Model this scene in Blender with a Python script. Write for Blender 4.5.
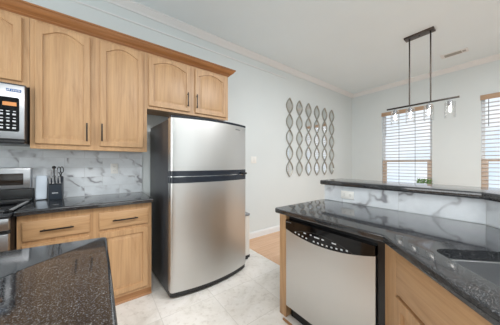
import bpy, bmesh, math, random
from mathutils import Vector, Matrix
random.seed(7)
for _o in list(bpy.data.objects): bpy.data.objects.remove(_o)
S = bpy.context.scene
C = S.collection
PI = math.pi
R2 = math.sqrt(2)

# ------------------------------------------------------------------ camera
EYE = 1.27
cam = bpy.data.objects.new('camera', bpy.data.cameras.new('camera'))
C.objects.link(cam)
cam.data.sensor_width = 36.0
cam.data.lens = 36.0 * 200.45 / 500.0
cam.data.shift_y = 1.19 / 500.0
cam.data.clip_start = 0.02
cam.location = (0, 0, EYE)
cam.rotation_euler = (PI / 2, 0, -math.radians(36.733))
S.camera = cam

# ------------------------------------------------------------------ world, lights, exposure
W = bpy.data.worlds.new('sky'); S.world = W; W.use_nodes = True
wn = W.node_tree.nodes; wl = W.node_tree.links
for n in list(wn): wn.remove(n)
wo = wn.new('ShaderNodeOutputWorld'); wb = wn.new('ShaderNodeBackground')
tc = wn.new('ShaderNodeTexCoord'); ns = wn.new('ShaderNodeTexNoise'); cr = wn.new('ShaderNodeValToRGB')
ns.inputs['Scale'].default_value = 3.0; ns.inputs['Detail'].default_value = 4.0
cr.color_ramp.elements[0].position = 0.42; cr.color_ramp.elements[0].color = (0.66, 0.83, 1.0, 1)
cr.color_ramp.elements[1].position = 0.60; cr.color_ramp.elements[1].color = (1.0, 1.0, 1.0, 1)
wl.new(tc.outputs['Generated'], ns.inputs['Vector']); wl.new(ns.outputs['Fac'], cr.inputs['Fac'])
wl.new(cr.outputs['Color'], wb.inputs['Color']); wb.inputs['Strength'].default_value = 1.0
wl.new(wb.outputs['Background'], wo.inputs['Surface'])

def area(name, loc, rot, sx, sy, power, col):
    l = bpy.data.lights.new(name, 'AREA'); l.shape = 'RECTANGLE'; l.size = sx; l.size_y = sy
    l.energy = power; l.color = col
    o = bpy.data.objects.new(name, l); C.objects.link(o); o.location = loc; o.rotation_euler = rot
    return o
# added cool fill behind the camera; the wall there has no window
area('rear_window_light', (0.5, -3.5, 1.5), (PI / 2, 0, 0), 2.3, 2.6, 14, (0.90, 0.96, 1.0))
# added fill panels below the ceiling, out of view: kitchen side and dining side
area('kitchen_ceiling_light', (0.4, -0.7, 3.10), (0, 0, 0), 2.2, 1.4, 56, (1.0, 0.98, 0.96))
area('side_window_light', (-2.25, 0.6, 1.6), (0, -PI / 2, 0), 1.8, 2.6, 46, (0.98, 0.99, 1.0))  # added fill from the left; no window in that wall
area('dining_ceiling_light', (2.2, -0.35, 3.10), (0, 0, 0), 1.2, 1.2, 92, (0.97, 0.98, 1.0))  # added to brighten the dining side, no fixture modelled

S.view_settings.view_transform = 'Standard'
S.view_settings.look = 'None'
S.view_settings.exposure = 0.16
S.view_settings.gamma = 1.0
S.view_settings.use_curve_mapping = False

# ------------------------------------------------------------------ materials
def lin(c):
    return tuple(((v / 255.0) / 12.92 if v <= 10 else (((v / 255.0) + 0.055) / 1.055) ** 2.4) for v in c) + (1.0,)
class NT:
    def __init__(s, name):
        s.m = bpy.data.materials.new(name); s.m.use_nodes = True
        s.t = s.m.node_tree; s.b = s.t.nodes['Principled BSDF']; s.out = s.t.nodes['Material Output']
    def n(s, kind, **kw):
        q = s.t.nodes.new(kind)
        for k, v in kw.items(): setattr(q, k, v)
        return q
    def l(s, a, b): s.t.links.new(a, b)
    def set(s, **kw):
        for k, v in kw.items(): s.b.inputs[k].default_value = v
        return s
    def coord(s, scale, kind='Object', rot=(0, 0, 0)):
        t = s.n('ShaderNodeTexCoord'); m = s.n('ShaderNodeMapping')
        m.inputs['Scale'].default_value = scale; m.inputs['Rotation'].default_value = rot
        s.l(t.outputs[kind], m.inputs['Vector']); return m.outputs['Vector']
    def ramp(s, fac, stops):
        r = s.n('ShaderNodeValToRGB'); e = r.color_ramp.elements
        while len(e) < len(stops): e.new(0.5)
        for el, (p, c) in zip(e, stops): el.position = p; el.color = c
        s.l(fac, r.inputs['Fac']); return r.outputs['Color']
    def noise(s, vec, scale, detail=3.0, rough=0.5, dist=0.0):
        q = s.n('ShaderNodeTexNoise'); s.l(vec, q.inputs['Vector'])
        q.inputs['Scale'].default_value = scale; q.inputs['Detail'].default_value = detail
        q.inputs['Roughness'].default_value = rough; q.inputs['Distortion'].default_value = dist
        return q.outputs['Fac']
    def mix(s, fac, a, b, mode='MIX'):
        q = s.n('ShaderNodeMix', data_type='RGBA', blend_type=mode)
        if isinstance(fac, float): q.inputs[0].default_value = fac
        else: s.l(fac, q.inputs[0])
        for v, i in ((a, 6), (b, 7)):
            if isinstance(v, tuple): q.inputs[i].default_value = v
            else: s.l(v, q.inputs[i])
        return q.outputs[2]
    def bump(s, h, strength, dist=0.002):
        q = s.n('ShaderNodeBump'); q.inputs['Strength'].default_value = strength; q.inputs['Distance'].default_value = dist
        s.l(h, q.inputs['Height']); s.l(q.outputs['Normal'], s.b.inputs['Normal'])

def plain(name, rgb, rough=0.5, metal=0.0, var=0.04, scale=8.0, **kw):
    t = NT(name); t.set(Roughness=rough, Metallic=metal)
    c = lin(rgb); d = tuple(max(0, v * (1 - var)) for v in c[:3]) + (1,)
    t.l(t.ramp(t.noise(t.coord((1, 1, 1)), scale), [(0.35, d), (0.65, c)]), t.b.inputs['Base Color'])
    for k, v in kw.items(): t.b.inputs[k].default_value = v
    return t.m

def wood(name, base, dark, axis, rough=0.38):
    t = NT(name); t.set(Roughness=rough)
    sc = [16, 16, 16]; sc[axis] = 1.1
    v = t.coord(tuple(sc))
    g = t.noise(v, 1.0, 5, 0.62, 1.4)
    sc2 = [90, 90, 90]; sc2[axis] = 3.0
    f = t.noise(t.coord(tuple(sc2)), 1.0, 3, 0.6)
    c = t.ramp(g, [(0.30, lin(dark)), (0.52, lin(base)), (0.75, lin(tuple(min(255, x * 1.06) for x in base)))])
    c2 = t.mix(0.30, c, t.ramp(f, [(0.38, lin(dark)), (0.55, lin(base))]))
    t.l(c2, t.b.inputs['Base Color']); t.bump(f, 0.08, 0.001)
    return t.m

def granite(name):
    t = NT(name); t.set(Roughness=0.07)
    v = t.coord((1, 1, 1))
    n1 = t.noise(v, 380, 2, 0.7); n2 = t.noise(v, 210, 2, 0.6); n3 = t.noise(v, 14, 3, 0.6)
    c1 = t.ramp(n1, [(0.46, (0.004, 0.005, 0.007, 1)), (0.58, (0.026, 0.029, 0.034, 1)), (0.70, (0.40, 0.41, 0.42, 1))])
    c2 = t.ramp(n2, [(0.46, (0.004, 0.005, 0.007, 1)), (0.60, (0.028, 0.030, 0.034, 1)), (0.72, (0.32, 0.32, 0.32, 1))])
    c3 = t.mix(0.5, c1, c2)
    t.l(t.mix(t.ramp(n3, [(0.35, (0, 0, 0, 1)), (0.65, (0.3, 0.3, 0.3, 1))]), c3, (0.010, 0.011, 0.013, 1)), t.b.inputs['Base Color'])
    t.b.inputs['IOR'].default_value = 1.72
    return t.m

def marble_tile(name, bw, bh, kind, tone=(224, 230, 235)):
    t = NT(name); t.set(Roughness=0.16)
    uv = t.coord((1, 1, 1), 'UV')
    br = t.n('ShaderNodeTexBrick'); t.l(uv, br.inputs['Vector'])
    br.inputs['Scale'].default_value = 1.0; br.inputs['Brick Width'].default_value = bw; br.inputs['Row Height'].default_value = bh
    br.inputs['Mortar Size'].default_value = 0.0016; br.inputs['Mortar Smooth'].default_value = 0.1
    br.offset = 0.5 if kind == 'brick' else 0.0
    br.inputs['Color1'].default_value = (0.0, 0.0, 0.0, 1); br.inputs['Color2'].default_value = (1, 1, 1, 1); br.inputs['Mortar'].default_value = (0.5, 0.5, 0.5, 1)
    # each tile has its own vein offset
    add = t.n('ShaderNodeVectorMath', operation='MULTIPLY_ADD'); t.l(br.outputs['Color'], add.inputs[0]); add.inputs[1].default_value = (3.7, 1.9, 5.1); t.l(uv, add.inputs[2])
    wv = t.n('ShaderNodeTexWave', wave_type='BANDS', bands_direction='DIAGONAL'); t.l(add.outputs[0], wv.inputs['Vector'])
    wv.inputs['Scale'].default_value = 2.3; wv.inputs['Distortion'].default_value = 10.0; wv.inputs['Detail'].default_value = 3.0; wv.inputs['Detail Scale'].default_value = 1.3; wv.inputs['Detail Roughness'].default_value = 0.6
    vein = t.ramp(wv.outputs['Fac'], [(0.0, (1, 1, 1, 1)), (0.03, (0.75, 0.75, 0.75, 1)), (0.09, (0.25, 0.25, 0.25, 1)), (0.35, (0.0, 0.0, 0.0, 1))])
    msk = t.ramp(t.noise(add.outputs[0], 4.5, 2, 0.5), [(0.38, (0, 0, 0, 1)), (0.56, (1, 1, 1, 1))])
    vm = t.mix(1.0, vein, msk, 'MULTIPLY')
    cloud = t.ramp(t.noise(add.outputs[0], 4.0, 4, 0.6), [(0.3, lin(tuple(x - 20 for x in tone))), (0.6, lin(tone))])
    c = t.mix(vm, cloud, lin((142, 143, 148)))
    c = t.mix(br.outputs['Fac'], c, lin((202, 206, 209)))
    t.l(c, t.b.inputs['Base Color'])
    return t.m

def floor_tile_mat(name):
    t = NT(name); t.set(Roughness=0.30)
    v = t.coord((1, 1, 1))
    mp = t.n('ShaderNodeMapping'); t.l(v, mp.inputs['Vector']); mp.inputs['Location'].default_value = (-0.40 + 0.47 * 4, -1.28 + 0.47 * 8, 0)
    br = t.n('ShaderNodeTexBrick'); t.l(mp.outputs['Vector'], br.inputs['Vector']); br.offset = 0.0
    br.inputs['Scale'].default_value = 1.0; br.inputs['Brick Width'].default_value = 0.47; br.inputs['Row Height'].default_value = 0.47
    br.inputs['Mortar Size'].default_value = 0.0028; br.inputs['Mortar Smooth'].default_value = 0.2
    br.inputs['Color1'].default_value = (0, 0, 0, 1); br.inputs['Color2'].default_value = (1, 1, 1, 1)
    add = t.n('ShaderNodeVectorMath', operation='MULTIPLY_ADD'); t.l(br.outputs['Color'], add.inputs[0]); add.inputs[1].default_value = (4.1, 2.3, 0); t.l(v, add.inputs[2])
    a = t.noise(add.outputs[0], 3.5, 6, 0.65, 0.9)
    c = t.ramp(a, [(0.30, lin((192, 185, 175))), (0.45, lin((219, 214, 206))), (0.62, lin((234, 230, 225)))])
    p = t.ramp(t.noise(add.outputs[0], 22, 4, 0.6), [(0.36, lin((196, 190, 182))), (0.46, lin((232, 229, 224)))])
    c = t.mix(0.35, c, p)
    c = t.mix(br.outputs['Fac'], c, lin((206, 202, 195)))
    t.l(c, t.b.inputs['Base Color']); t.bump(br.outputs['Fac'], -0.3, 0.002)
    return t.m

def plank_mat(name):
    t = NT(name); t.set(Roughness=0.32)
    v = t.coord((1, 1, 1))
    br = t.n('ShaderNodeTexBrick'); t.l(v, br.inputs['Vector']); br.offset = 0.37
    br.inputs['Scale'].default_value = 1.0; br.inputs['Brick Width'].default_value = 1.2; br.inputs['Row Height'].default_value = 0.13
    br.inputs['Mortar Size'].default_value = 0.0012
    br.inputs['Color1'].default_value = lin((222, 184, 150)); br.inputs['Color2'].default_value = lin((208, 166, 130)); br.inputs['Mortar'].default_value = lin((150, 112, 82))
    g = t.noise(t.coord((1.5, 26, 1)), 1.0, 4, 0.6, 1.0)
    c = t.mix(0.35, br.outputs['Color'], t.ramp(g, [(0.35, lin((196, 150, 114))), (0.6, lin((228, 192, 160)))]))
    t.l(c, t.b.inputs['Base Color'])
    return t.m

def steel(name, base=(0.64, 0.64, 0.63), rough=0.36, axis=2):
    t = NT(name); t.set(Metallic=1.0)
    sc = [240, 240, 240]; sc[axis] = 2.0
    f = t.noise(t.coord(tuple(sc)), 1.0, 2, 0.5)
    r = t.ramp(f, [(0.3, (rough - 0.01,) * 3 + (1,)), (0.7, (rough + 0.015,) * 3 + (1,))])
    t.l(r, t.b.inputs['Roughness'])
    b = tuple(base) + (1,); d = tuple(x * 0.985 for x in base) + (1,)
    t.l(t.ramp(f, [(0.3, d), (0.7, b)]), t.b.inputs['Base Color'])
    return t.m

def clear(name, gloss, tint=(1, 1, 1, 1)):
    t = NT(name); t.t.nodes.remove(t.b)
    tr = t.n('ShaderNodeBsdfTransparent'); gl = t.n('ShaderNodeBsdfGlossy'); mx = t.n('ShaderNodeMixShader'); lw = t.n('ShaderNodeLayerWeight')
    tr.inputs['Color'].default_value = tint; gl.inputs['Roughness'].default_value = 0.03
    lw.inputs['Blend'].default_value = gloss
    t.l(lw.outputs['Facing'], mx.inputs['Fac']); t.l(tr.outputs[0], mx.inputs[1]); t.l(gl.outputs[0], mx.inputs[2]); t.l(mx.outputs[0], t.out.inputs['Surface'])
    return t.m

def emit(name, col, strength):
    t = NT(name); t.set(Roughness=0.4)
    t.b.inputs['Base Color'].default_value = col; t.b.inputs['Emission Color'].default_value = col; t.b.inputs['Emission Strength'].default_value = strength
    return t.m

M = dict(
    wall=plain('wall_paint', (219, 226, 227), 0.75, var=0.015, scale=2),
    ceil=plain('ceiling_paint', (236, 247, 252), 0.85, var=0.015, scale=2),
    trim=plain('trim_white', (232, 234, 235), 0.35, var=0.01),
    oak=wood('oak_vertical', (192, 154, 113), (168, 128, 88), 2),
    oakh=wood('oak_horizontal', (192, 154, 113), (168, 128, 88), 0),
    cornice=wood('stained_oak', (160, 108, 64), (132, 86, 48), 0, 0.3),
    toe=wood('toe_oak', (168, 122, 80), (140, 98, 62), 0, 0.4),
    granite=granite('black_granite'),
    splash=marble_tile('marble_subway_tile', 0.305, 0.098, 'brick'),
    splash2=marble_tile('marble_large_tile', 0.434, 0.30, 'stack'),
    tile=floor_tile_mat('travertine_tile'),
    plank=plank_mat('laminate_plank'),
    steel=steel('brushed_steel'),
    steelh=steel('brushed_steel_horizontal', (0.46, 0.47, 0.49), 0.30, 0),
    sink=steel('sink_steel', (0.50, 0.51, 0.52), 0.30, 0),
    chrome=plain('chrome', (215, 215, 215), 0.12, 1.0, 0.02),
    nickel=plain('silver_frame', (176, 174, 166), 0.45, 0.8, 0.05),
    handlesilver=plain('silver_handle', (196, 198, 200), 0.25, 0.35, 0.03),
    mirror=plain('mirror_glass', (232, 234, 234), 0.06, 1.0, 0.01),
    bronze=plain('dark_bronze', (62, 56, 52), 0.38, 0.85, 0.06),
    pendmet=plain('brushed_dark_metal', (96, 86, 80), 0.32, 0.95, 0.06),
    black=plain('black_plastic', (18, 19, 22), 0.28, 0.0, 0.1),
    blackgloss=plain('black_gloss', (10, 11, 14), 0.08, 0.0, 0.1),
    fridgeside=plain('dark_grey_enamel', (58, 60, 64), 0.34, 0.0, 0.1, 200),
    handleblk=plain('dark_blue_grey_plastic', (30, 36, 46), 0.22, 0.0, 0.1),
    grey=plain('grey_plastic', (130, 132, 134), 0.4),
    cooktop=plain('smoky_glass_ceramic', (46, 48, 52), 0.07, 0.0, 0.05),
    display=plain('display_glass', (42, 36, 32), 0.12, 0.0, 0.05),
    orange=emit('orange_display', lin((206, 140, 84)), 0.22),
    white=plain('white_plastic', (232, 232, 228), 0.35, var=0.01),
    mark=plain('white_print', (214, 218, 222), 0.5, var=0.01),
    blue=plain('blue_badge', (52, 96, 158), 0.35, var=0.02),
    board=plain('pale_board', (214, 226, 238), 0.4, var=0.02),
    knifeblock=plain('slate_block', (44, 52, 62), 0.40, var=0.08),
    outlet=plain('outlet_plastic', (238, 238, 234), 0.35, var=0.01),
    slot=plain('slot_dark', (60, 58, 54), 0.5),
    blind=plain('blind_white', (226, 226, 228), 0.45, var=0.01, **{'Transmission Weight': 0.0}),
    valance=wood('valance_wood', (190, 160, 132), (164, 132, 104), 1),
    sash=wood('tan_sash', (212, 192, 174), (192, 168, 148), 2),
    glass=clear('window_glass', 0.10),
    shade=clear('clear_shade_glass', 0.16),
    bulb=emit('bulb_glow', (1.0, 0.95, 0.88, 1), 1.2),
    leaf=plain('leaf_green', (128, 172, 104), 0.5, var=0.30, scale=30),
    pot=plain('white_ceramic', (228, 230, 232), 0.3, var=0.01),
    bin=plain('bin_cream', (216, 212, 204), 0.30, var=0.02),
    rubber=plain('dark_rubber', (38, 38, 38), 0.6),
    grille=plain('vent_grey', (176, 174, 166), 0.6),
    tablewood=wood('table_wood', (120, 84, 56), (92, 62, 40), 1),
)

# ------------------------------------------------------------------ mesh helpers
def box(bm, x0, x1, y0, y1, z0, z1, bev=0.0, seg=2):
    vs = [bm.verts.new((x, y, z)) for z in (z0, z1) for y in (y0, y1) for x in (x0, x1)]
    fs = [bm.faces.new([vs[i] for i in f]) for f in ((0, 2, 3, 1), (4, 5, 7, 6), (0, 1, 5, 4), (1, 3, 7, 5), (3, 2, 6, 7), (2, 0, 4, 6))]
    if bev > 0:
        es = list({e for f in fs for e in f.edges})
        bmesh.ops.bevel(bm, geom=es, offset=bev, segments=seg, profile=0.5, affect='EDGES')
def tube(bm, pts, r, n=10, caps=True):
    pts = [Vector(p) for p in pts]; rings = []
    rs = r if isinstance(r, (list, tuple)) else [r] * len(pts)
    up = None
    for i, p in enumerate(pts):
        d = (pts[min(i + 1, len(pts) - 1)] - pts[max(i - 1, 0)]).normalized()
        if up is None: up = d.orthogonal().normalized()
        a = (up - d * up.dot(d)).normalized(); b = d.cross(a); up = a
        rings.append([bm.verts.new(p + (a * math.cos(2 * PI * k / n) + b * math.sin(2 * PI * k / n)) * rs[i]) for k in range(n)])
    for q, w in zip(rings, rings[1:]):
        for k in range(n): bm.faces.new((q[k], q[(k + 1) % n], w[(k + 1) % n], w[k]))
    if caps:
        bm.faces.new(list(reversed(rings[0]))); bm.faces.new(rings[-1])
def lathe(bm, prof, n=24, c=(0, 0, 0)):
    rings = [[bm.verts.new((c[0] + r * math.cos(2 * PI * k / n), c[1] + r * math.sin(2 * PI * k / n), c[2] + z)) for k in range(n)] for r, z in prof]
    for q, w in zip(rings, rings[1:]):
        for k in range(n): bm.faces.new((q[k], q[(k + 1) % n], w[(k + 1) % n], w[k]))
    return rings
def prism(bm, poly, axis, a, b):
    """poly: 2D points; extruded along axis ('x','y','z') from a to b."""
    def P(p, t):
        return {'x': (t, p[0], p[1]), 'y': (p[0], t, p[1]), 'z': (p[0], p[1], t)}[axis]
    A = [bm.verts.new(P(p, a)) for p in poly]; B = [bm.verts.new(P(p, b)) for p in poly]; n = len(poly)
    for i in range(n): bm.faces.new((A[i], A[(i + 1) % n], B[(i + 1) % n], B[i]))
    bm.faces.new(A[::-1]); bm.faces.new(B)
def sweep(bm, prof, path):
    """prof: (offset outward from the path's right side, z); path: 2D points, mitred corners."""
    n = len(path); rings = []
    for i, p in enumerate(path):
        p = Vector(p); ds = []
        if i > 0: ds.append((p - Vector(path[i - 1])).normalized())
        if i < n - 1: ds.append((Vector(path[i + 1]) - p).normalized())
        ns_ = [Vector((d.y, -d.x)) for d in ds]
        m = sum(ns_, Vector((0, 0))).normalized(); k = 1.0 / max(0.3, m.dot(ns_[0]))
        rings.append([bm.verts.new((p.x + m.x * k * o, p.y + m.y * k * o, z)) for o, z in prof])
    L = len(prof)
    for q, w in zip(rings, rings[1:]):
        for j in range(L): bm.faces.new((q[j], q[(j + 1) % L], w[(j + 1) % L], w[j]))
    bm.faces.new(rings[0][::-1]); bm.faces.new(rings[-1])
def offset_poly(poly, d):
    n = len(poly); out = []
    for i in range(n):
        p = Vector(poly[i]); a = (p - Vector(poly[i - 1])).normalized(); b = (Vector(poly[(i + 1) % n]) - p).normalized()
        na = Vector((-a.y, a.x)); nb = Vector((-b.y, b.x)); m = (na + nb).normalized()
        out.append(p + m * (d / max(0.3, m.dot(na))))
    return out
def slab(bm, poly, z0, z1, r, holes=(), seg=5):
    t = (z1 - z0) / 2; r = min(r, t); rings = []
    flat = bm.faces.layers.int.get('flat') or bm.faces.layers.int.new('flat')
    prof = []
    for i in range(seg + 1):
        a = PI / 2 * i / seg; prof.append((r * (1 - math.sin(a)), z0 + r - r * math.cos(a)))
    for i in range(seg + 1):
        a = PI / 2 * i / seg; prof.append((r * (1 - math.cos(a)), z1 - r + r * math.sin(a)))
    for d, z in prof: rings.append([bm.verts.new((p[0], p[1], z)) for p in offset_poly(poly, d)])
    n = len(poly)
    for q, w in zip(rings, rings[1:]):
        for k in range(n): bm.faces.new((q[k], q[(k + 1) % n], w[(k + 1) % n], w[k]))
    hb = [[bm.verts.new((p[0], p[1], z0)) for p in h] for h in holes]; ht = [[bm.verts.new((p[0], p[1], z1)) for p in h] for h in holes]
    for a, b in zip(hb, ht):
        m = len(a)
        for k in range(m): bm.faces.new((a[(k + 1) % m], a[k], b[k], b[(k + 1) % m]))
    def loop(vs): return [bm.edges.get((vs[i], vs[(i + 1) % len(vs)])) or bm.edges.new((vs[i], vs[(i + 1) % len(vs)])) for i in range(len(vs))]
    for ring, hs in ((rings[0], hb), (rings[-1], ht)):
        es = loop(ring)
        for h in hs: es += loop(h)
        g = bmesh.ops.triangle_fill(bm, edges=es, use_beauty=True, use_dissolve=False)
        for f in g['geom']:
            if isinstance(f, bmesh.types.BMFace): f[flat] = 1
def round_poly(poly, rad, seg=6):
    n = len(poly); out = []
    for i in range(n):
        r = rad[i] if isinstance(rad, (list, tuple)) else rad
        p = Vector(poly[i])
        if r <= 0: out.append(tuple(p)); continue
        a = (Vector(poly[i - 1]) - p).normalized(); b = (Vector(poly[(i + 1) % n]) - p).normalized()
        ang = a.angle(b); t = r / math.tan(ang / 2)
        c = p + (a + b).normalized() * (r / math.sin(ang / 2)); s0 = p + a * t - c; s1 = p + b * t - c
        a0 = math.atan2(s0.y, s0.x); da = (math.atan2(s1.y, s1.x) - a0 + PI) % (2 * PI) - PI
        for k in range(seg + 1): th = a0 + da * k / seg; out.append((c.x + r * math.cos(th), c.y + r * math.sin(th)))
    return out

def obj(name, bm, mat, parent=None, smooth=True, label=None):
    bmesh.ops.recalc_face_normals(bm, faces=bm.faces[:])
    me = bpy.data.meshes.new(name); bm.to_mesh(me); bm.free()
    if smooth:
        at = me.attributes.get('flat')
        for i, p in enumerate(me.polygons): p.use_smooth = not (at and at.data[i].value)
        me.set_sharp_from_angle(angle=math.radians(38))
    if mat: me.materials.append(mat)
    o = bpy.data.objects.new(name, me); C.objects.link(o)
    if parent: o.parent = parent
    if label: o['label'] = label
    return o
def B(): return bmesh.new()
def boxobj(name, dims, mat, parent=None, bev=0.0, label=None):
    bm = B(); box(bm, *dims, bev=bev); return obj(name, bm, mat, parent, label=label)
def thing(name, label, cat, loc=(0, 0, 0), rz=0.0, group=None):
    o = bpy.data.objects.new(name, None); C.objects.link(o); o.empty_display_size = 0.1
    o.location = loc; o.rotation_euler = (0, 0, rz); o['label'] = label; o['category'] = cat
    if group: o['group'] = group
    return o
def tag(o, label, cat, group=None):
    o['label'] = label; o['category'] = cat
    if group: o['group'] = group
    return o
def struct(name, bm, mat, smooth=False):
    o = obj(name, bm, mat, smooth=smooth); o['kind'] = 'structure'; return o
def dup(root, loc, label, rz=None):
    r = root.copy(); C.objects.link(r); r.location = loc; r['label'] = label
    if rz is not None: r.rotation_euler = (0, 0, rz)
    for ch in list(root.children):
        c = ch.copy(); C.objects.link(c); c.parent = r
        for g in list(ch.children):
            d = g.copy(); C.objects.link(d); d.parent = c
    return r

# ------------------------------------------------------------------ room shell
YW, XB, ZC = 2.713, 5.49, 3.14
X0, Y0 = -2.4, -3.6
XT = 1.815                                  # tile meets laminate
bm = B(); box(bm, X0, XT, Y0, YW, -0.05, 0.0); struct('floor_kitchen', bm, M['tile'])
bm = B(); box(bm, XT, XB, Y0, YW, -0.05, 0.0); struct('floor_dining', bm, M['plank'])
bm = B(); prism(bm, [(XT - 0.022, 0.0), (XT - 0.012, 0.006), (XT + 0.012, 0.006), (XT + 0.022, 0.0)], 'y', 1.2, YW - 0.014); struct('trim_1', bm, M['plank'])
bm = B(); box(bm, X0, XB, Y0, YW, ZC, ZC + 0.1); struct('ceiling', bm, M['ceil'])
bm = B(); box(bm, X0 - 0.12, XB + 0.14, YW, YW + 0.12, 0, ZC + 0.1); struct('wall_back', bm, M['wall'])
bm = B(); box(bm, X0 - 0.12, XB + 0.14, Y0 - 0.12, Y0, 0, ZC + 0.1); struct('wall_front', bm, M['wall'])
bm = B(); box(bm, X0 - 0.12, X0, Y0, YW, 0, ZC + 0.1); struct('wall_left', bm, M['wall'])
WIN = [(1.07, 1.988), (-0.513, 0.405)]; WZ0, WZ1 = 0.73, 2.485
bm = B()
ys = [Y0, WIN[1][0], WIN[1][1], WIN[0][0], WIN[0][1], YW]
for i in range(5):
    if i in (1, 3):
        box(bm, XB, XB + 0.14, ys[i], ys[i + 1], 0, WZ0); box(bm, XB, XB + 0.14, ys[i], ys[i + 1], WZ1, ZC + 0.1)
    else: box(bm, XB, XB + 0.14, ys[i], ys[i + 1], 0, ZC + 0.1)
struct('wall_right', bm, M['wall'])
# crown: stepped profile along the back and the right wall, with a thin bead lower down
cp = [(0, ZC - 0.085), (0.012, ZC - 0.085), (0.016, ZC - 0.07), (0.03, ZC - 0.055), (0.05, ZC - 0.035), (0.062, ZC - 0.018), (0.07, ZC - 0.016), (0.07, ZC), (0, ZC)]
bm = B(); sweep(bm, cp, [(X0, YW), (XB, YW), (XB, Y0)]); struct('trim_2', bm, M['trim'], True)
bp = [(0, 2.925), (0.008, 2.925), (0.012, 2.933), (0.008, 2.942), (0, 2.942)]
bm = B(); sweep(bm, bp, [(X0, YW), (2.9, YW)]); struct('trim_3', bm, M['trim'], True)
bb = [(0, 0), (0.014, 0), (0.014, 0.085), (0.009, 0.098), (0.006, 0.106), (0, 0.106)]
bm = B(); sweep(bm, bb, [(1.45, YW), (XB, YW)]); struct('baseboard_back', bm, M['trim'])
bm = B(); sweep(bm, bb, [(XB, YW - 0.014), (XB, Y0)]); struct('baseboard_right', bm, M['trim'])

# windows
def window(i, y0, y1):
    root = bpy.data.objects.new('window_%d' % (i + 1), None); C.objects.link(root); root['kind'] = 'structure'
    root.location = (XB, y0, WZ0); w, h = y1 - y0, WZ1 - WZ0
    bm = B()
    for a in ((0.07, 0.12, 0, 0.045, 0, h), (0.07, 0.12, w - 0.045, w, 0, h), (0.07, 0.12, 0.045, w - 0.045, 0, 0.045), (0.07, 0.12, 0.045, w - 0.045, h - 0.045, h)): box(bm, *a)
    obj('window_frame', bm, M['trim'], root)
    bm = B(); zm = 0.63
    for a in ((0.045, 0.068, 0.0, 0.085, 0.0, zm), (0.045, 0.068, w - 0.085, w, 0.0, zm), (0.045, 0.068, 0.085, w - 0.085, zm - 0.05, zm), (0.045, 0.068, 0.085, w - 0.085, 0.0, 0.06)): box(bm, *a, bev=0.003)
    obj('lower_sash', bm, M['sash'], root, label='tan lower sash')
    bm = B(); box(bm, 0.09, 0.094, 0.045, w - 0.045, 0.045, h - 0.045); obj('window_pane', bm, M['glass'], root)
    bm = B(); box(bm, -0.03, 0.07, -0.02, w + 0.02, -0.03, 0.0, bev=0.005); obj('window_sill', bm, M['trim'], root)
for i, (a, b) in enumerate(WIN): window(i, a, b)
def blind(y0, y1, label):
    w = y1 - y0; h = WZ1 - WZ0
    root = thing('window_blind', label, 'blind', (XB + 0.02, y0, WZ0), 0, 'white slatted blinds on the far wall')
    bm = B(); box(bm, -0.035, -0.015, -0.008, w + 0.008, h - 0.075, h + 0.012, bev=0.003); obj('valance', bm, M['valance'], root, label='tan wooden valance')
    bm = B(); n = 23; p = (h - 0.10) / n
    for k in range(n):
        z = 0.035 + p * k; a = math.radians(17)
        dx, dz = 0.024 * math.cos(a), 0.024 * math.sin(a)
        prism(bm, [(-dx, z + dz), (dx, z - dz), (dx, z - dz + 0.003), (-dx, z + dz + 0.003)], 'y', 0.008, w - 0.008)
    obj('slats', bm, M['blind'], root, smooth=False)
    boxobj('bottom_rail', (-0.022, 0.022, 0.008, w - 0.008, 0.004, 0.022), M['blind'], root, bev=0.003)
    for y in (0.30 * w, 0.62 * w):
        bm = B(); tube(bm, [(-0.027, y, 0.02), (-0.027, y, h - 0.05)], 0.004, 6); obj('ladder_cord', bm, M['grey'], root)
    bm = B(); tube(bm, [(-0.04, w - 0.09, h - 0.55), (-0.04, w - 0.09, h - 0.07)], 0.005, 6); obj('tilt_wand', bm, M['grey'], root)
blind(*WIN[0], 'white slatted blind behind the hanging bar light')
blind(*WIN[1], 'white slatted blind at the right edge, cut by the frame')

# peninsula half wall (bends 45 degrees towards the camera side)
PX = 1.815; PYE = 1.165; PYB = 0.11
def diag(u, v): return ((u + v) / R2, (u - v) / R2)
VP = (PX - PYB) / R2; UB = (PX + PYB) / R2; UE = -0.30
th = 0.12; tB = th * math.tan(PI / 8)
poly = [(PX, PYE), (PX, PYB), diag(UE, VP), diag(UE, VP + th), (PX + th, PYB - tB), (PX + th, PYE)]
bm = B(); prism(bm, poly, 'z', 0, 1.062); struct('wall_peninsula', bm, M['wall'])

# ------------------------------------------------------------------ cabinet pieces
def door_mesh(bm, w, h, t=0.02, stile=0.046, rise=0.0, K=24):
    """Raised panel door, local: x 0..w, z 0..h, front at y=0, back at y=t."""
    def outline(x0, x1, z0, z1, rs):
        pts = [(x0, z0), (x1, z0)]
        for k in range(K + 1):
            s = 1 - 2 * k / K; x = (x0 + x1) / 2 + s * (x1 - x0) / 2
            a = abs(s); f = max(0.0, 1 - (a / 0.94) ** 2) ** 1.15 if rs else 0
            pts.append((x, z1 - rs + rs * f))
        return pts
    def ring(pts, y): return [bm.verts.new((x, y, z)) for x, z in pts]
    top = 0.032 if rise else stile
    spec = [(0, 0, t), (0, 0, 0.004), (0.004, 0, 0.0)]
    rings = [ring(outline(d, w - d, d, h - d, 0), y) for d, _, y in spec]
    o = lambda d: outline(stile + d, w - stile - d, stile + d, h - top - d, rise)
    for d, y in ((0, 0.0), (0.003, 0.011), (0.010, 0.012), (0.036, 0.002), (0.040, 0.0012)): rings.append(ring(o(d), y))
    n = len(rings[0])
    for q, wv in zip(rings, rings[1:]):
        for k in range(n): bm.faces.new((q[k], q[(k + 1) % n], wv[(k + 1) % n], wv[k]))
    bm.faces.new(rings[0]); bm.faces.new(rings[-1])
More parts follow.
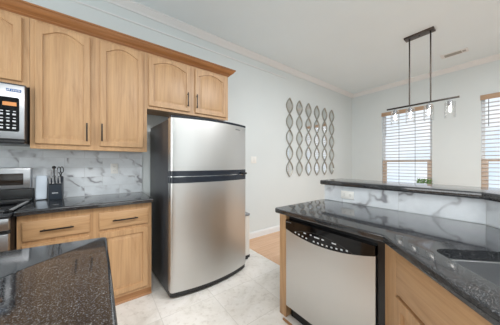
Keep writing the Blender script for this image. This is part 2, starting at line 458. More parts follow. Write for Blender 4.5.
def drawer_mesh(bm, w, h, t=0.02):
    rs = []
    for d, y in ((0, t), (0, 0.007), (0.005, 0.003), (0.012, 0.0)):
        rs.append([bm.verts.new(p) for p in ((d, y, d), (w - d, y, d), (w - d, y, h - d), (d, y, h - d))])
    for q, wv in zip(rs, rs[1:]):
        for k in range(4): bm.faces.new((q[k], q[(k + 1) % 4], wv[(k + 1) % 4], wv[k]))
    bm.faces.new(rs[0]); bm.faces.new(rs[-1])
def moved(o, loc): o.location = loc; return o
def handle(parent, p, length, vertical):
    bm = B(); l = length / 2
    if vertical:
        box(bm, -0.006, 0.006, -0.034, -0.025, -l, l, bev=0.002)
        for s in (-1, 1): box(bm, -0.004, 0.004, -0.026, 0, s * l * 0.8 - 0.004, s * l * 0.8 + 0.004)
    else:
        box(bm, -l, l, -0.034, -0.025, -0.006, 0.006, bev=0.002)
        for s in (-1, 1): box(bm, s * l * 0.8 - 0.004, s * l * 0.8 + 0.004, -0.026, 0, -0.004, 0.004)
    return moved(obj('handle', bm, M['bronze'], parent), p)
def add_door(root, x0, x1, z0, z1, yf, rise, hpos=None):
    """front face at local y = yf - 0.02; hpos = (x, z) of the handle in root coordinates."""
    bm = B(); door_mesh(bm, x1 - x0, z1 - z0, rise=rise)
    d = moved(obj('door', bm, M['oak'], root), (x0, yf - 0.02, z0))
    if hpos: handle(d, (hpos[0] - x0, 0, hpos[1] - z0), 0.165, True)
    return d
def add_drawer(root, x0, x1, z0, z1, yf, hl=None, name='drawer'):
    bm = B(); drawer_mesh(bm, x1 - x0, z1 - z0)
    d = moved(obj(name, bm, M['oakh'], root), (x0, yf - 0.02, z0))
    if hl: handle(d, ((x1 - x0) / 2, 0, (z1 - z0) / 2), hl, False)
    return d

# ---- upper cabinets on the back wall
YU = 2.383
def upper(name, label, x0, x1, z0, z1, doors, rise=0.045):
    root = thing(name, label, 'cabinet', ((x0 + x1) / 2, YU, z0), 0, 'oak wall cabinets'); w = x1 - x0; h = z1 - z0; d = YW - YU
    bm = B(); box(bm, -w / 2, w / 2, 0.018, d, 0.012, h)
    obj('carcass', bm, M['oak'], root)
    bm = B(); edges = [-w / 2] + [0.5 * (a[1] + b[0]) - (x0 + x1) / 2 for a, b in zip(doors, doors[1:])] + [w / 2]
    sp = [(max(-w / 2, e - 0.045), min(w / 2, e + 0.045)) for e in edges]
    for a, b in sp: box(bm, a, b, 0, 0.0175, 0, h)
    for (_, a), (b, _) in zip(sp, sp[1:]): box(bm, a, b, 0, 0.0175, 0, 0.05); box(bm, a, b, 0, 0.0175, h - 0.05, h)
    obj('face_frame', bm, M['oak'], root)
    for (a, b, c, e, hp) in doors:
        add_door(root, a - (x0 + x1) / 2, b - (x0 + x1) / 2, c - z0, e - z0, 0.0, rise, None if hp is None else (hp[0] - (x0 + x1) / 2, hp[1] - z0))
    return root
ZT = 2.475
upper('wall_cabinet', 'oak wall cabinet directly above the microwave, cut by the left edge', -1.24, -0.462, 1.89, ZT,
      [(-1.205, -0.875, 1.925, 2.435, None), (-0.845, -0.502, 1.925, 2.435, None)])
upper('wall_cabinet', 'tall two-door oak wall cabinet above the knife block and counter', -0.460, 0.400, 1.395, ZT,
      [(-0.432, -0.074, 1.436, 2.435, (-0.098, 1.555)), (-0.003, 0.362, 1.436, 2.435, (0.012, 1.563))], 0.055)
upper('wall_cabinet', 'short two-door oak wall cabinet above the refrigerator', 0.402, 1.400, 1.862, ZT,
      [(0.415, 0.868, 1.893, 2.435, (0.834, 2.03)), (0.930, 1.366, 1.893, 2.435, (0.946, 2.03))], 0.05)
cpf = [(0, 2.445), (0.008, 2.445), (0.010, 2.452), (0.020, 2.458), (0.022, 2.466), (0.030, 2.472), (0.048, 2.484), (0.064, 2.502), (0.074, 2.524), (0.076, 2.532), (0.086, 2.536), (0.086, 2.553), (0, 2.553)]
cpf = [(o_ * 0.92, 2.460 + (z_ - 2.445) * 0.74) for o_, z_ in cpf]
bm = B(); sweep(bm, cpf, [(1.4005, YW - 0.001), (1.4005, YU - 0.0005), (-1.25, YU - 0.0005)][::-1])
tag(obj('cabinet_cornice', bm, M['cornice']), 'stained oak crown moulding along the top of the wall cabinets', 'moulding')

# ---- marble backsplash on the back wall (0.4 m wide strip pattern through UVs)
def uvbox(bm, f):
    uv = bm.loops.layers.uv.new('UVMap')
    for face in bm.faces:
        for lp in face.loops: lp[uv].uv = f(lp.vert.co)
bm = B(); box(bm, -1.9, 0.401, YW - 0.010, YW - 0.0005, 0.9, 1.394); uvbox(bm, lambda c: (c.x + 3.0 + 0.03, c.z - 0.936 + 0.98))
tag(obj('tile_backsplash', bm, M['splash'], smooth=False), 'grey veined marble tile backsplash between oak cabinets and left counter', 'backsplash')

# ---- base cabinet, left wall run
YF = 2.165
root = thing('base_cabinet', 'oak base cabinet with two drawers between the range and the refrigerator', 'cabinet', (-0.04, YF, 0), 0, 'oak base cabinets')
xl, xr = -0.484 + 0.04, 0.403 + 0.04
bm = B(); box(bm, xl, xr, 0.018, YW - YF, 0.0, 0.893); obj('carcass', bm, M['oak'], root)
bm = B()
sp = ((xl, xl + 0.035), (-0.045 + 0.005, 0.045 + 0.005), (xr - 0.035, xr))
for a, b in sp: box(bm, a, b, 0, 0.0175, 0.061, 0.893)
for (_, a), (b, _) in zip(sp, sp[1:]):
    for z0, z1 in ((0.835, 0.893), (0.66, 0.705), (0.061, 0.11)): box(bm, a, b, 0, 0.0175, z0, z1)
obj('face_frame', bm, M['oak'], root)
bm = B(); box(bm, xl, xr, 0.002, 0.017, 0, 0.060); prism(bm, [(-0.012, 0), (0.002, 0), (0.002, 0.016), (-0.003, 0.014), (-0.010, 0.007)], 'x', xl, xr); obj('toe_kick', bm, M['toe'], root)
for x0, x1, hl in ((-0.458, -0.070, 0.19), (-0.008, 0.374, 0.195)):
    add_drawer(root, x0 + 0.04, x1 + 0.04, 0.698, 0.842, 0, hl)
    add_door(root, x0 + 0.04, x1 + 0.04, 0.092, 0.668, 0, 0.0)
bm = B(); slab(bm, [(-0.486, 2.112), (0.412, 2.112), (0.412, 2.702), (-0.486, 2.702)], 0.895, 0.935, 0.012)
tag(obj('countertop', bm, M['granite']), 'black granite countertop under the knife block, left wall run', 'countertop')

# ---- range
root = thing('kitchen_range', 'stainless range with black glass cooktop at the left edge', 'stove', (-0.87, 2.40, 0))
hx = 0.378
bm = B(); box(bm, -hx, hx, -0.32, 0.29, 0.03, 0.905, bev=0.004); obj('body', bm, M['black'], root)
bm = B(); box(bm, -hx, hx, -0.355, 0.29, 0.906, 0.926, bev=0.006); obj('cooktop', bm, M['cooktop'], root)
bm = B(); box(bm, -hx, hx, 0.235, 0.295, 0.927, 1.045, bev=0.006); box(bm, -hx, hx - 0.0, 0.16, 0.236, 0.927, 0.965, bev=0.008); obj('backguard_base', bm, M['black'], root)
bm = B(); box(bm, -hx, hx - 0.01, 0.225, 0.298, 1.047, 1.235, bev=0.01); bg = obj('backguard', bm, M['steelh'], root)
bm = B(); box(bm, -hx + 0.06, hx - 0.055, 0.219, 0.228, 1.083, 1.185, bev=0.004); obj('clock_display', bm, M['display'], bg, label='dark glass display strip')
bm = B(); box(bm, hx - 0.05, hx - 0.004, -0.27, 0.225, 0.927, 0.944, bev=0.005); sr = obj('side_rail', bm, M['blackgloss'], root)
bm = B()
for k in range(15): y = -0.26 + k * 0.0325; box(bm, hx - 0.022, hx - 0.003, y, y + 0.014, 0.936, 0.950, bev=0.003)
obj('ridges', bm, M['grey'], sr, label='pale ridges along the rail')  # blind reflections in the glossy side trim, shaped as raised pale bars
bm = B(); box(bm, -hx, hx, -0.355, -0.322, 0.822, 0.902, bev=0.006); obj('front_panel', bm, M['steelh'], root)
bm = B(); box(bm, -hx, hx, -0.36, -0.322, 0.20, 0.800, bev=0.008); od = obj('oven_door', bm, M['steelh'], root)
bm = B(); box(bm, -hx + 0.08, hx - 0.08, -0.363, -0.358, 0.36, 0.66); obj('oven_window', bm, M['blackgloss'], od)
bm = B(); tube(bm, [(-hx + 0.03, -0.40, 0.765), (hx - 0.10, -0.40, 0.765)], 0.011)
for x in (-hx + 0.06, hx - 0.13): tube(bm, [(x, -0.40, 0.765), (x, -0.358, 0.765)], 0.008)
obj('oven_handle', bm, M['chrome'], od)
bm = B(); box(bm, -hx, hx, -0.355, -0.322, 0.05, 0.19, bev=0.006); obj('storage_drawer', bm, M['steelh'], root)

# ---- microwave under the left cabinet
root = thing('microwave', 'stainless over-the-range microwave with black keypad at the left edge', 'microwave', (-0.852, 2.30, 1.446))
hx = 0.379
bm = B(); box(bm, -hx, hx, 0.022, 0.405, 0.0, 0.440, bev=0.003); obj('body', bm, M['fridgeside'], root)
bm = B(); box(bm, -hx, hx, 0.0, 0.021, 0.012, 0.425, bev=0.004); fr = obj('front_panel', bm, M['steelh'], root)
bm = B(); box(bm, -hx + 0.02, 0.215, -0.010, -0.001, 0.03, 0.40, bev=0.006); dr = obj('door', bm, M['steelh'], root)
bm = B(); box(bm, -hx + 0.07, 0.15, -0.013, -0.009, 0.08, 0.33, bev=0.003); obj('door_window', bm, M['blackgloss'], dr)
bm = B(); tube(bm, [(0.19, -0.045, 0.07), (0.19, -0.05, 0.2), (0.19, -0.045, 0.34)], 0.010); tube(bm, [(0.19, -0.045, 0.08), (0.19, -0.009, 0.08)], 0.007); tube(bm, [(0.19, -0.045, 0.33), (0.19, -0.009, 0.33)], 0.007); obj('door_handle', bm, M['steelh'], dr)
bm = B(); pts = round_poly([(0.222, 0.068), (0.352, 0.068), (0.352, 0.327), (0.222, 0.327)], 0.012); prism(bm, pts, 'y', -0.004, 0.001); kp = obj('keypad', bm, M['blackgloss'], root)
bm = B(); box(bm, 0.268, 0.338, -0.006, -0.0035, 0.262, 0.290); obj('clock_display', bm, M['orange'], kp, label='orange lit clock')
for r_ in range(6):
    for c_ in range(3):
        x = 0.262 + c_ * 0.032; z = 0.088 + r_ * 0.026
        boxobj('key', (x - 0.009 + 0.003 * ((r_ + c_) % 2), x + 0.009, -0.0055, -0.0041, z, z + (0.006 if (r_ % 2) else 0.012)), M['mark'], kp, label='white key marking')
bm = B(); pts = round_poly([(0.285, 0.372), (0.362, 0.372), (0.362, 0.392), (0.285, 0.392)], 0.004); prism(bm, pts, 'y', -0.003, 0.001); bd = obj('badge', bm, M['blue'], root, label='small blue badge with white lettering')
bm = B()
for k, (a, hgt) in enumerate(((0.289, 0.010), (0.298, 0.014), (0.311, 0.009), (0.321, 0.011), (0.332, 0.010), (0.343, 0.012), (0.351, 0.011))): box(bm, a, a + 0.006, -0.0042, -0.0028, 0.376, 0.376 + hgt)
obj('badge_lettering', bm, M['mark'], bd)
bm = B(); box(bm, -hx, hx, -0.002, 0.38, -0.020, -0.001, bev=0.004); obj('vent_base', bm, M['black'], root)

# ---- refrigerator
root = thing('refrigerator', 'top-freezer stainless refrigerator with bowed doors', 'refrigerator', (0.946, 2.284, 0), 0.058)
hw = 0.446
def bowed(bm, z0, z1, yc, bow, yb, rad=0.028, inset=0.0):
    N = 18; pts = []
    w = hw - inset
    for k in range(N + 1):
        s = -1 + 2 * k / N; pts.append((s * w, yc + inset - bow * (1 - s * s)))
    poly = pts + [(w, yb), (-w, yb)]
    poly = round_poly(poly, [rad] + [0] * (N - 1) + [rad, 0, 0], 5) if rad else poly
    prism(bm, poly, 'z', z0, z1)
YD = 1.962 - 2.30
bm = B(); box(bm, -hw, hw, -0.262, 0.385, 0.02, 1.695, bev=0.006); obj('body', bm, M['fridgeside'], root, label='dark grey side panels')
bm = B(); bowed(bm, 0.068, 1.086, YD, 0.075, -0.268); fd = obj('fresh_food_door', bm, M['steel'], root)
bm = B(); bowed(bm, 1.087, 1.143, YD - 0.002, 0.075, -0.268); obj('door_handle', bm, M['handleblk'], fd, label='dark curved full-width handle band')
bm = B(); bowed(bm, 1.202, 1.700, YD, 0.075, -0.268); zd = obj('freezer_door', bm, M['steel'], root)
bm = B(); bowed(bm, 1.151, 1.201, YD - 0.002, 0.075, -0.268); obj('door_handle', bm, M['handleblk'], zd, label='dark curved full-width handle band')
bm = B(); bowed(bm, 1.701, 1.722, YD - 0.003, 0.075, -0.262); obj('top_cap', bm, M['handleblk'], root, label='dark cap along the top of the freezer door')
bm = B(); bowed(bm, 1.144, 1.150, YD + 0.01, 0.07, -0.268); obj('door_gasket', bm, M['chrome'], root, label='thin bright seam between the doors')
bm = B(); bowed(bm, 0.022, 0.064, YD + 0.012, 0.072, -0.264); obj('kick_grille', bm, M['black'], root)
bm = B(); box(bm, 0.345, 0.41, -0.405, -0.36, 1.147, 1.168, bev=0.006); obj('hinge', bm, M['black'], root)
bm = B(); box(bm, 0.31, 0.37, -0.385, -0.33, 1.1435, 1.1505, bev=0.002); obj('hinge_clip', bm, M['chrome'], root)
for sx in (-0.37, 0.37):
    for y in (-0.24, 0.33):
        bm = B(); lathe(bm, [(0.0, 0), (0.022, 0), (0.022, 0.012), (0.012, 0.0195), (0.0, 0.0195)], 12, (sx, y, 0)); obj('foot', bm, M['rubber'], root)
bm = B()
for k in range(8):
    a = 0.255 + k * 0.010; s = (a + 0.003) / hw; y = YD - 0.075 * (1 - s * s)
    box(bm, a, a + 0.006, y - 0.0025, y + 0.004, 1.652, 1.662)
obj('badge', bm, M['grey'], zd, label='small raised maker lettering')

# ---- slim trash bin beyond the refrigerator
root = thing('trash_bin', 'slim cream trash bin with grey lid half hidden behind the refrigerator', 'bin', (1.546, 2.30, 0))
bm = B(); prism(bm, round_poly([(-0.10, -0.11), (0.10, -0.11), (0.10, 0.14), (-0.10, 0.14)], 0.04), 'z', 0.035, 0.56); obj('body', bm, M['bin'], root)
bm = B(); slab(bm, round_poly([(-0.105, -0.115), (0.105, -0.115), (0.105, 0.145), (-0.105, 0.145)], 0.042), 0.562, 0.592, 0.012); obj('lid', bm, M['grey'], root)
bm = B(); slab(bm, round_poly([(-0.104, -0.114), (0.104, -0.114), (0.104, 0.144), (-0.104, 0.144)], 0.042), 0.0, 0.034, 0.006); obj('base', bm, M['rubber'], root)
bm = B(); box(bm, -0.03, 0.03, -0.15, -0.115, 0.008, 0.022, bev=0.004); obj('pedal', bm, M['rubber'], root)

# ---- knife block and what stands beside it
KB = (-0.338, 2.64, 0.935)
root = thing('knife_block', 'slate grey knife block standing on the left granite counter', 'knife block', KB)
bm = B(); prism(bm, [(-0.045, 0.0), (0.052, 0.0), (0.052, 0.205), (0.03, 0.215), (-0.055, 0.145), (-0.052, 0.03)], 'x', -0.047, 0.047)
bmesh.ops.bevel(bm, geom=bm.edges[:], offset=0.004, segments=2, affect='EDGES'); blk = obj('block', bm, M['knifeblock'], root)
bm = B()
for k in range(7): x = -0.021 + k * 0.006; box(bm, x, x + 0.004, -0.0562, -0.0530, 0.058, 0.066)
obj('lettering', bm, M['mark'], blk, label='small pale lettering on the front')
def knife(name, label, cat, x, y, z, ln, r, tilt, mat, grp=None):
    k = thing(name, label, cat, (KB[0] + x, KB[1] + y, KB[2] + z), 0, grp); k.rotation_euler = (tilt, 0, 0)
    bm = B(); tube(bm, [(0, 0, 0.012), (0, 0, 0.03), (0, 0, ln * 0.6), (0, 0, ln)], [r * 0.9, r * 0.8, r, r * 1.05], 10); obj('handle', bm, mat, k)
    bm = B(); tube(bm, [(0, 0, 0.0005), (0, 0, 0.012)], r * 1.15, 10); obj('bolster', bm, M['chrome'], k)
    return k
names4 = ('leftmost', 'second from left', 'third from left', 'rightmost')
for i in range(4): knife('steak_knife', 'silver-handled steak knife, %s of the four in the front row' % names4[i], 'knife', -0.033 + i * 0.022, -0.056, 0.145, 0.075, 0.0068, 0.42, M['handlesilver'], 'steak knives in the front row')
knife('chef_knife', 'silver-handled knife in the back row, left end of the block', 'knife', -0.034, 0.004, 0.194, 0.085, 0.009, 0.25, M['handlesilver'])
knife('carving_knife', 'silver-handled knife in the back row, between the black-ended steel and scissors', 'knife', 0.006, 0.004, 0.194, 0.085, 0.009, 0.25, M['handlesilver'])
k = knife('sharpening_steel', 'sharpening steel with round black end in the knife block', 'sharpening steel', -0.016, 0.022, 0.2095, 0.08, 0.009, 0.2, M['chrome'])
bm = B(); bmesh.ops.create_uvsphere(bm, u_segments=14, v_segments=8, radius=0.015, matrix=Matrix.Translation((0, 0, 0.092))); obj('knob', bm, M['black'], k, label='round black end')
k = thing('kitchen_scissors', 'dark looped kitchen scissors at the right end of the knife block', 'scissors', (KB[0] + 0.030, KB[1] + 0.012, KB[2] + 0.2015)); k.rotation_euler = (0.2, 0, 0)
for sx in (-1, 1):
    bm = B(); pts = [(sx * 0.010 + 0.011 * math.cos(a), 0.003 * sx, 0.075 + 0.030 * math.sin(a)) for a in [2 * PI * i / 16 for i in range(17)]]
    tube(bm, pts, 0.0035, 8); tube(bm, [(0, 0.003 * sx, 0.0), (sx * 0.006, 0.003 * sx, 0.047)], 0.004, 8); obj('finger_loop', bm, M['black'], k)
root = thing('cutting_board', 'plain pale cutting board leaning on the tiles left of the knife block', 'cutting board', (-0.442, 2.662, 0.936)); root.rotation_euler = (-0.10, 0, 0)
bm = B(); slab(bm, round_poly([(-0.038, 0), (0.038, 0), (0.038, 0.222), (-0.038, 0.222)], 0.012), -0.007, 0.007, 0.004)
bmesh.ops.rotate(bm, verts=bm.verts[:], cent=(0, 0, 0), matrix=Matrix.Rotation(PI / 2, 3, 'X')); bmesh.ops.translate(bm, verts=bm.verts[:], vec=(0, 0, 0.001)); obj('board', bm, M['board'], root)

# ---- outlets and switch
def outlet(label, loc, rz, w, h, name='wall_outlet', kind='outlet', horiz=False):
    root = thing(name, label, kind, loc, rz)
    bm = B(); box(bm, -w / 2, w / 2, -0.006, 0, -h / 2, h / 2, bev=0.003); pl = obj('cover_plate', bm, M['outlet'], root)
    if kind == 'outlet':
        for s in (-1, 1):
            cx, cz = (s * 0.028, 0) if horiz else (0, s * 0.022)
            bm = B(); prism(bm, [(cx + 0.016 * math.cos(a), cz + 0.014 * math.sin(a)) for a in [2 * PI * i / 16 for i in range(16)]], 'y', -0.0085, -0.0055); so = obj('socket', bm, M['white'], root)
            bm = B()
            for q in (-0.006, 0.006):
                if horiz: box(bm, cx - 0.004, cx + 0.004, -0.009, -0.0082, q - 0.001, q + 0.001)
                else: box(bm, cx + q - 0.001, cx + q + 0.001, -0.009, -0.0082, cz - 0.004, cz + 0.004)
            obj('slots', bm, M['slot'], so)
    else:
        bm = B(); box(bm, -0.017, 0.017, -0.009, -0.0055, -0.033, 0.033, bev=0.002); obj('rocker', bm, M['white'], root)
    return root
outlet('pale outlet on the marble tiles under the tall oak cabinet', (0.125, YW - 0.010, 1.215), 0, 0.070, 0.112)
outlet('light switch on the white wall between refrigerator and wavy wall strips', (2.10, YW, 1.335), 0, 0.115, 0.115, 'light_switch', 'switch')

# ---- wavy mirror strips
def wave_strip(label, x):
    root = thing('wall_art_strip', label, 'wall art', (x, YW, 1.017), 0, 'wavy mirror strips on the white wall')
    H = 1.548; n = 5; A = 0.088
    bm = B(); N = 80
    for s in (-1, 1):
        prev = None
        for k in range(N + 1):
            z = H * k / N; ph = PI * n * k / N
            # alternate sides so that the two strands cross at every node
            x_ = s * A * math.sin(ph); dx = s * A * math.cos(ph) * PI * n / H
            nx, nz = 1 / math.hypot(1, dx), -dx / math.hypot(1, dx); wv = 0.0058
            q = [bm.verts.new((x_ + e * nx * wv, y, z + e * nz * wv)) for e, y in ((-1, -0.028), (1, -0.028), (1, -0.004), (-1, -0.004))]
            if prev:
                for j in range(4): bm.faces.new((prev[j], prev[(j + 1) % 4], q[(j + 1) % 4], q[j]))
            else: bm.faces.new(q[::-1])
            prev = q
        bm.faces.new(prev)
    obj('frame', bm, M['nickel'], root)
    for d in range(n):
        bm = B(); K = 14; f, b = [], []
        z0 = H * d / n; tl = random.uniform(-0.05, 0.05)
        pts = [(A * 0.95 * math.sin(PI * k / K), z0 + H / n * k / K) for k in range(1, K)]
        pts = pts + [(-x_, z) for x_, z in reversed(pts)]
        prism(bm, pts, 'y', -0.014, -0.008)
        obj('mirror', bm, M['mirror'], root)
    return root
ord6 = ('first (nearest the refrigerator) of the six', 'second of the six from the refrigerator', 'third of the six from the refrigerator', 'fourth of the six from the refrigerator', 'fifth of the six from the refrigerator', 'last of the six, nearest the far corner')
p0 = wave_strip('silver wavy mirror strip on white wall, ' + ord6[0], 2.988)
for i in range(1, 6): dup(p0, (2.988 + 0.297 * i, YW, 1.017), 'silver wavy mirror strip on white wall, ' + ord6[i])

# ------------------------------------------------------------------ peninsula
XC = 1.128; YCE = 1.185; VC = 0.724 / R2        # counter front edge, end, diagonal edge (v coordinate)
YCB = XC - VC * R2
poly = [diag(-0.42, VC), diag(-0.42, VP - 0.012), (PX - 0.012, PYB + 0.005), (PX - 0.012, YCE), (XC, YCE), (XC, YCB)]
poly = poly[::1]
def area2(p): return sum(p[i][0] * p[(i + 1) % len(p)][1] - p[(i + 1) % len(p)][0] * p[i][1] for i in range(len(p)))
if area2(poly) < 0: poly = poly[::-1]
SU0, SU1, SV0, SV1 = 0.22, 0.945, 0.628, 1.03
hole = round_poly([diag(SU0, SV0), diag(SU1, SV0), diag(SU1, SV1), diag(SU0, SV1)], 0.055, 6)
rad = [0.02 if abs(p[0] - XC) < 1e-6 and abs(p[1] - YCE) < 1e-6 else 0 for p in poly]
bm = B(); slab(bm, round_poly(poly, rad, 4), 0.875, 0.915, 0.010, [hole])
tag(obj('countertop', bm, M['granite']), 'black granite peninsula countertop over the dishwasher and sink', 'countertop')
# sink
root = thing('kitchen_sink', 'stainless undermount sink set in the peninsula counter', 'sink', (*diag((SU0 + SU1) / 2, (SV0 + SV1) / 2), 0.66), -PI * 3 / 4)
def loc_uv(u, v):   # local frame of the sink: +x runs along -u, +y along +v
    return (-(u - (SU0 + SU1) / 2), (v - (SV0 + SV1) / 2))
bm = B(); a, b = (SU1 - SU0) / 2, (SV1 - SV0) / 2
def rr(ins, rad): return round_poly([(-a + ins, -b + ins), (a - ins, -b + ins), (a - ins, b - ins), (-a + ins, b - ins)], rad, 6)
rs = []
for ins, rd, z in ((-0.03, 0.075, 0.2135), (-0.005, 0.055, 0.2135), (0.0, 0.052, 0.208), (0.006, 0.05, 0.03), (0.014, 0.045, 0.012), (0.03, 0.03, 0.004), (0.10, 0.02, 0.001)):
    rs.append([bm.verts.new((p[0], p[1], z)) for p in rr(ins, rd)])
for q, w in zip(rs, rs[1:]):
    for k in range(len(q)): bm.faces.new((q[k], q[(k + 1) % len(q)], w[(k + 1) % len(q)], w[k]))
bm.faces.new(rs[-1]); obj('basin', bm, M['sink'], root)
bm = B(); lathe(bm, [(0.045, 0.0015), (0.045, 0.005), (0.036, 0.006), (0.030, 0.002), (0.0, 0.002)], 20); obj('drain', bm, M['chrome'], root)

# end panel, dishwasher, sink cabinet
XD = 1.229
bm = B(); box(bm, XD, PX - 0.001, 1.150, 1.222, 0.0, 0.874, bev=0.002)
tag(obj('end_panel', bm, M['oak']), 'narrow oak end panel left of the dishwasher', 'panel')
root = thing('dishwasher', 'stainless dishwasher with curved black control panel in the peninsula', 'dishwasher', (XD, 0.805, 0), -PI / 2)
hw2 = 0.332                                                  # local x runs along -Y, front towards -X (local -y)
bm = B(); box(bm, -0.340, 0.338, 0.035, 0.56, 0.10, 0.868); obj('body', bm, M['black'], root)
def arc(x):                                                  # lower edge of the control panel
    s = x / hw2; return 0.697 + 0.052 * abs(s + 0.08) ** 2.0
N = 24
xs = [-hw2 + 2 * hw2 * k / N for k in range(N + 1)]
bm = B(); prism(bm, [(x, arc(x)) for x in xs] + [(hw2, 0.115), (-hw2, 0.115)][::1], 'y', -0.012, 0.034); fp = obj('door_panel', bm, M['steel'], root)
bm = B(); prism(bm, [(x, arc(x) + 0.001) for x in xs] + [(hw2, 0.815), (-hw2, 0.815)], 'y', -0.018, 0.034); cpn = obj('control_panel', bm, M['blackgloss'], root)
bm = B()
tube(bm, [(x, -0.0175, 0.777 - 0.85 * (x + 0.03) ** 2) for x in [-0.25 + 0.46 * k / 20 for k in range(21)]], 0.0014, 6); obj('trim_line', bm, M['slot'], cpn, label='thin curved grey line')
def bmark(x, w_, z, h_): boxobj('button', (x, x + w_, -0.0195, -0.0181, z, z + h_), M['mark'], cpn, label='small white button mark')
for k in range(12):
    x = -0.235 + k * 0.034 + (0.03 if k > 3 else 0)
    z = arc(x) + 0.016
    if x < 0.24: bmark(x, 0.013, z, 0.009)
for x, z, w_ in ((-0.150, 0.752, 0.02), (-0.095, 0.753, 0.014), (-0.060, 0.748, 0.042), (0.0, 0.748, 0.018), (0.075, 0.748, 0.03)): bmark(x, w_, z, 0.008)
bm = B()
for k in range(4): box(bm, -0.322 + k * 0.013, -0.314 + k * 0.013, -0.0195, -0.0175, 0.797, 0.804)
obj('lettering', bm, M['grey'], cpn, label='small grey lettering at the left end')
bm = B(); box(bm, -hw2, hw2, 0.05, 0.08, 0.0, 0.099); obj('toe_kick', bm, M['black'], root)
bm = B(); box(bm, -hw2 - 0.012, hw2, -0.042, -0.028, 0.0, 0.018, bev=0.005); obj('shoe_strip', bm, M['toe'], root, label='reddish wood strip on the floor')

# diagonal sink cabinet: local x along -u, front along -v
VF = (XD - 0.430) / R2; UF = (XD + 0.430) / R2
root = thing('base_cabinet', 'oak sink cabinet set at an angle right of the dishwasher', 'cabinet', (*diag(UF, VF), 0), -PI * 3 / 4, 'oak base cabinets')
CW = 1.02; ST = 0.135
bm = B()
box(bm, 0.0, ST, 0, 0.0175, 0.061, 0.868); box(bm, CW - ST, CW, 0, 0.0175, 0.061, 0.868)
for z0, z1 in ((0.061, 0.10), (0.625, 0.67), (0.85, 0.868)): box(bm, ST, CW - ST, 0, 0.0175, z0, z1)
obj('face_frame', bm, M['oak'], root)
bm = B()
box(bm, 0.0, 0.018, 0.018, 0.12, 0.06, 0.66); box(bm, CW - 0.018, CW, 0.018, 0.5, 0.06, 0.66); box(bm, 0.018, CW - 0.018, 0.018, 0.5, 0.06, 0.078); box(bm, 0.018, CW - 0.018, 0.018, 0.021, 0.10, 0.86)
obj('carcass', bm, M['oak'], root)
mid = CW / 2
add_drawer(root, ST - 0.008, CW - ST + 0.008, 0.655, 0.850, 0, None, 'false_drawer_front')
add_door(root, ST - 0.008, mid - 0.004, 0.09, 0.640, 0, 0.0)
add_door(root, mid + 0.004, CW - ST + 0.008, 0.09, 0.640, 0, 0.0)
bm = B(); box(bm, 0.0, CW, 0.03, 0.045, 0.0, 0.06); obj('toe_kick', bm, M['toe'], root)
# black filler between dishwasher and the angled cabinet
bm = B(); box(bm, XD + 0.004, XD + 0.03, 0.432, 0.466, 0.0, 0.868)
tag(obj('filler_strip', bm, M['black']), 'narrow black filler strip between dishwasher and angled oak cabinet', 'trim')

# marble on the half wall
bm = B(); t2 = 0.011; tb = t2 * math.tan(PI / 8)
prism(bm, [(PX - t2, PYE), (PX - t2, PYB + tb), diag(UE, VP - t2), diag(UE, VP), (PX, PYB), (PX, PYE)], 'z', 0.9155, 1.0615)
def fuv(c):
    return (c.y - PYB + 0.434 * 6, c.z - 0.80) if c.y > PYB - 0.001 else (((c.x + c.y) / R2 - UB) + 0.434 * 6, c.z - 0.80)
uvbox(bm, fuv)
tag(obj('tile_backsplash', bm, M['splash2'], smooth=False), 'white veined marble tiles along the half wall behind the sink', 'backsplash')
outlet('horizontal pale outlet on the half wall marble above the dishwasher', (PX - t2, 0.932, 0.985), -PI / 2, 0.118, 0.072, horiz=True)
# raised bar top
e = 0.045; eb = -e * math.tan(PI / 8); wd = 0.36; wb_ = wd * math.tan(PI / 8)
poly = [(PX - e, 1.205), (PX - e, PYB - eb), diag(UE - 0.02, VP - e), diag(UE - 0.02, VP + wd), (PX + wd, PYB - wb_), (PX + wd, 1.205)]
if area2(poly) < 0: poly = poly[::-1]
bm = B(); slab(bm, round_poly(poly, [0.025 if p[1] > 1.2 else 0 for p in poly], 4), 1.063, 1.105, 0.011)
tag(obj('bar_top', bm, M['granite']), 'raised black granite bar ledge on top of the half wall', 'bar top')

# ------------------------------------------------------------------ foreground island
root = thing('kitchen_island', 'polished black granite island top in the left foreground', 'island', (-0.6, 0.60, 0))
ox, oy = -0.6, 0.60
tip = [(0.034, -0.02), (0.026, 1.158), (-1.28, 1.345), (-1.28, -0.02)]
bm = B(); p = round_poly([(x - ox, y - oy) for x, y in tip], [0.02] * 4, 5)
if area2(p) < 0: p = p[::-1]
slab(bm, p, 0.890, 0.930, 0.012); obj('countertop', bm, M['granite'], root)
bm = B(); q = [(-0.015, 0.06), (-0.02, 1.10), (-1.20, 1.27), (-1.20, 0.06)]
prism(bm, [(x - ox, y - oy) for x, y in q], 'z', 0.0, 0.889); obj('carcass', bm, M['oak'], root)

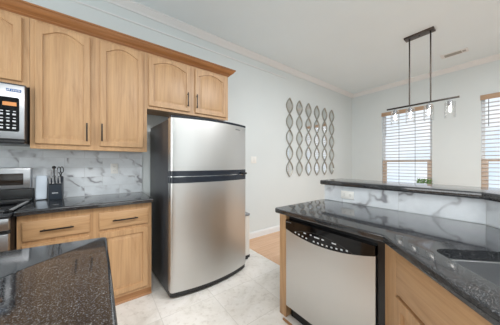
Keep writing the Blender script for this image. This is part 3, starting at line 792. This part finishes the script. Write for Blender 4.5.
# ------------------------------------------------------------------ pendant bar light and ceiling vent
PXX = 3.682
root = thing('pendant_light', 'dark linear pendant light with four clear glass shades', 'light', (PXX, 0.857, ZC))
bm = B(); box(bm, -0.06, 0.06, -0.168, 0.168, -0.026, -0.0005, bev=0.003); cn = obj('canopy', bm, M['pendmet'], root)
bm = B(); lathe(bm, [(0.0, -0.034), (0.008, -0.034), (0.010, -0.026)], 12); obj('canopy_nut', bm, M['black'], cn)
ZB = 2.130 - ZC
for y in (0.970 - 0.857, 0.732 - 0.857):
    bm = B(); tube(bm, [(0, y, -0.026), (0, y, ZB)], 0.0085, 8); obj('rod', bm, M['bronze'], root)
bm = B(); box(bm, -0.011, 0.011, 0.452 - 0.857, 1.262 - 0.857, ZB - 0.011, ZB + 0.011, bev=0.002); obj('crossbar', bm, M['bronze'], root)
for y in (1.152, 0.960, 0.752, 0.539):
    yy = y - 0.857
    bm = B(); lathe(bm, [(0.0, ZB - 0.011), (0.010, ZB - 0.011), (0.010, ZB - 0.03), (0.024, ZB - 0.034), (0.026, ZB - 0.085), (0.018, ZB - 0.095), (0.0, ZB - 0.095)], 16, (0, yy, 0)); so = obj('socket', bm, M['grey'], root)
    bm = B(); lathe(bm, [(0.026, ZB - 0.045), (0.050, ZB - 0.047), (0.055, ZB - 0.055), (0.055, ZB - 0.255), (0.051, ZB - 0.255), (0.051, ZB - 0.058), (0.026, ZB - 0.05)], 24, (0, yy, 0)); obj('glass_shade', bm, M['shade'], so, label='clear glass cylinder')
    bm = B(); lathe(bm, [(0.0, ZB - 0.0955), (0.012, ZB - 0.0955), (0.012, ZB - 0.115), (0.017, ZB - 0.140), (0.018, ZB - 0.158), (0.012, ZB - 0.180), (0.0, ZB - 0.190)], 16, (0, yy, 0)); obj('bulb', bm, M['bulb'], so, label='glowing bulb')
root = thing('ceiling_vent', 'small slotted air vent in the ceiling right of the pendant', 'vent', (4.80, 0.655, ZC))
bm = B(); box(bm, -0.085, 0.085, -0.165, 0.165, -0.008, -0.0005, bev=0.003); obj('frame', bm, M['trim'], root)
bm = B()
for k in range(7): x = -0.045 + k * 0.015; box(bm, x - 0.004, x + 0.004, -0.09, 0.115, -0.013, -0.0075)
obj('slats', bm, M['grille'], root)
bm = B(); box(bm, -0.03, 0.03, -0.14, -0.10, -0.013, -0.0075, bev=0.002); obj('damper_lever', bm, M['grille'], root)

# ------------------------------------------------------------------ plant on the sill
root = thing('potted_plant', 'small leafy green plant at the foot of the slatted window', 'plant', (XB - 0.075, 1.185, 0.73))
bm = B(); box(bm, -0.035, 0.035, -0.10, 0.10, 0.001, 0.105, bev=0.008); obj('planter', bm, M['pot'], root)
bm = B(); random.seed(3)
for k in range(260):
    p = Vector((random.uniform(-0.04, 0.035), random.uniform(-0.125, 0.115), random.uniform(0.11, 0.215)))
    p.z -= 0.5 * abs(p.y) * random.random()
    if p.z < 0.107: p.z = 0.107 + random.random() * 0.02
    d = Vector((random.uniform(-0.6, 0.6), random.uniform(-1, 1), random.uniform(0.0, 0.9))).normalized(); s = d.cross(Vector((random.random(), random.random(), 1))).normalized()
    l, w = random.uniform(0.026, 0.045), random.uniform(0.009, 0.014); m = p + d * l * 0.5
    nrm = d.cross(s) * 0.003
    vs = [bm.verts.new(v) for v in (p, m + s * w - nrm, p + d * l, m - s * w - nrm)]; bm.faces.new(vs)
obj('foliage', bm, M['leaf'], root, smooth=False)
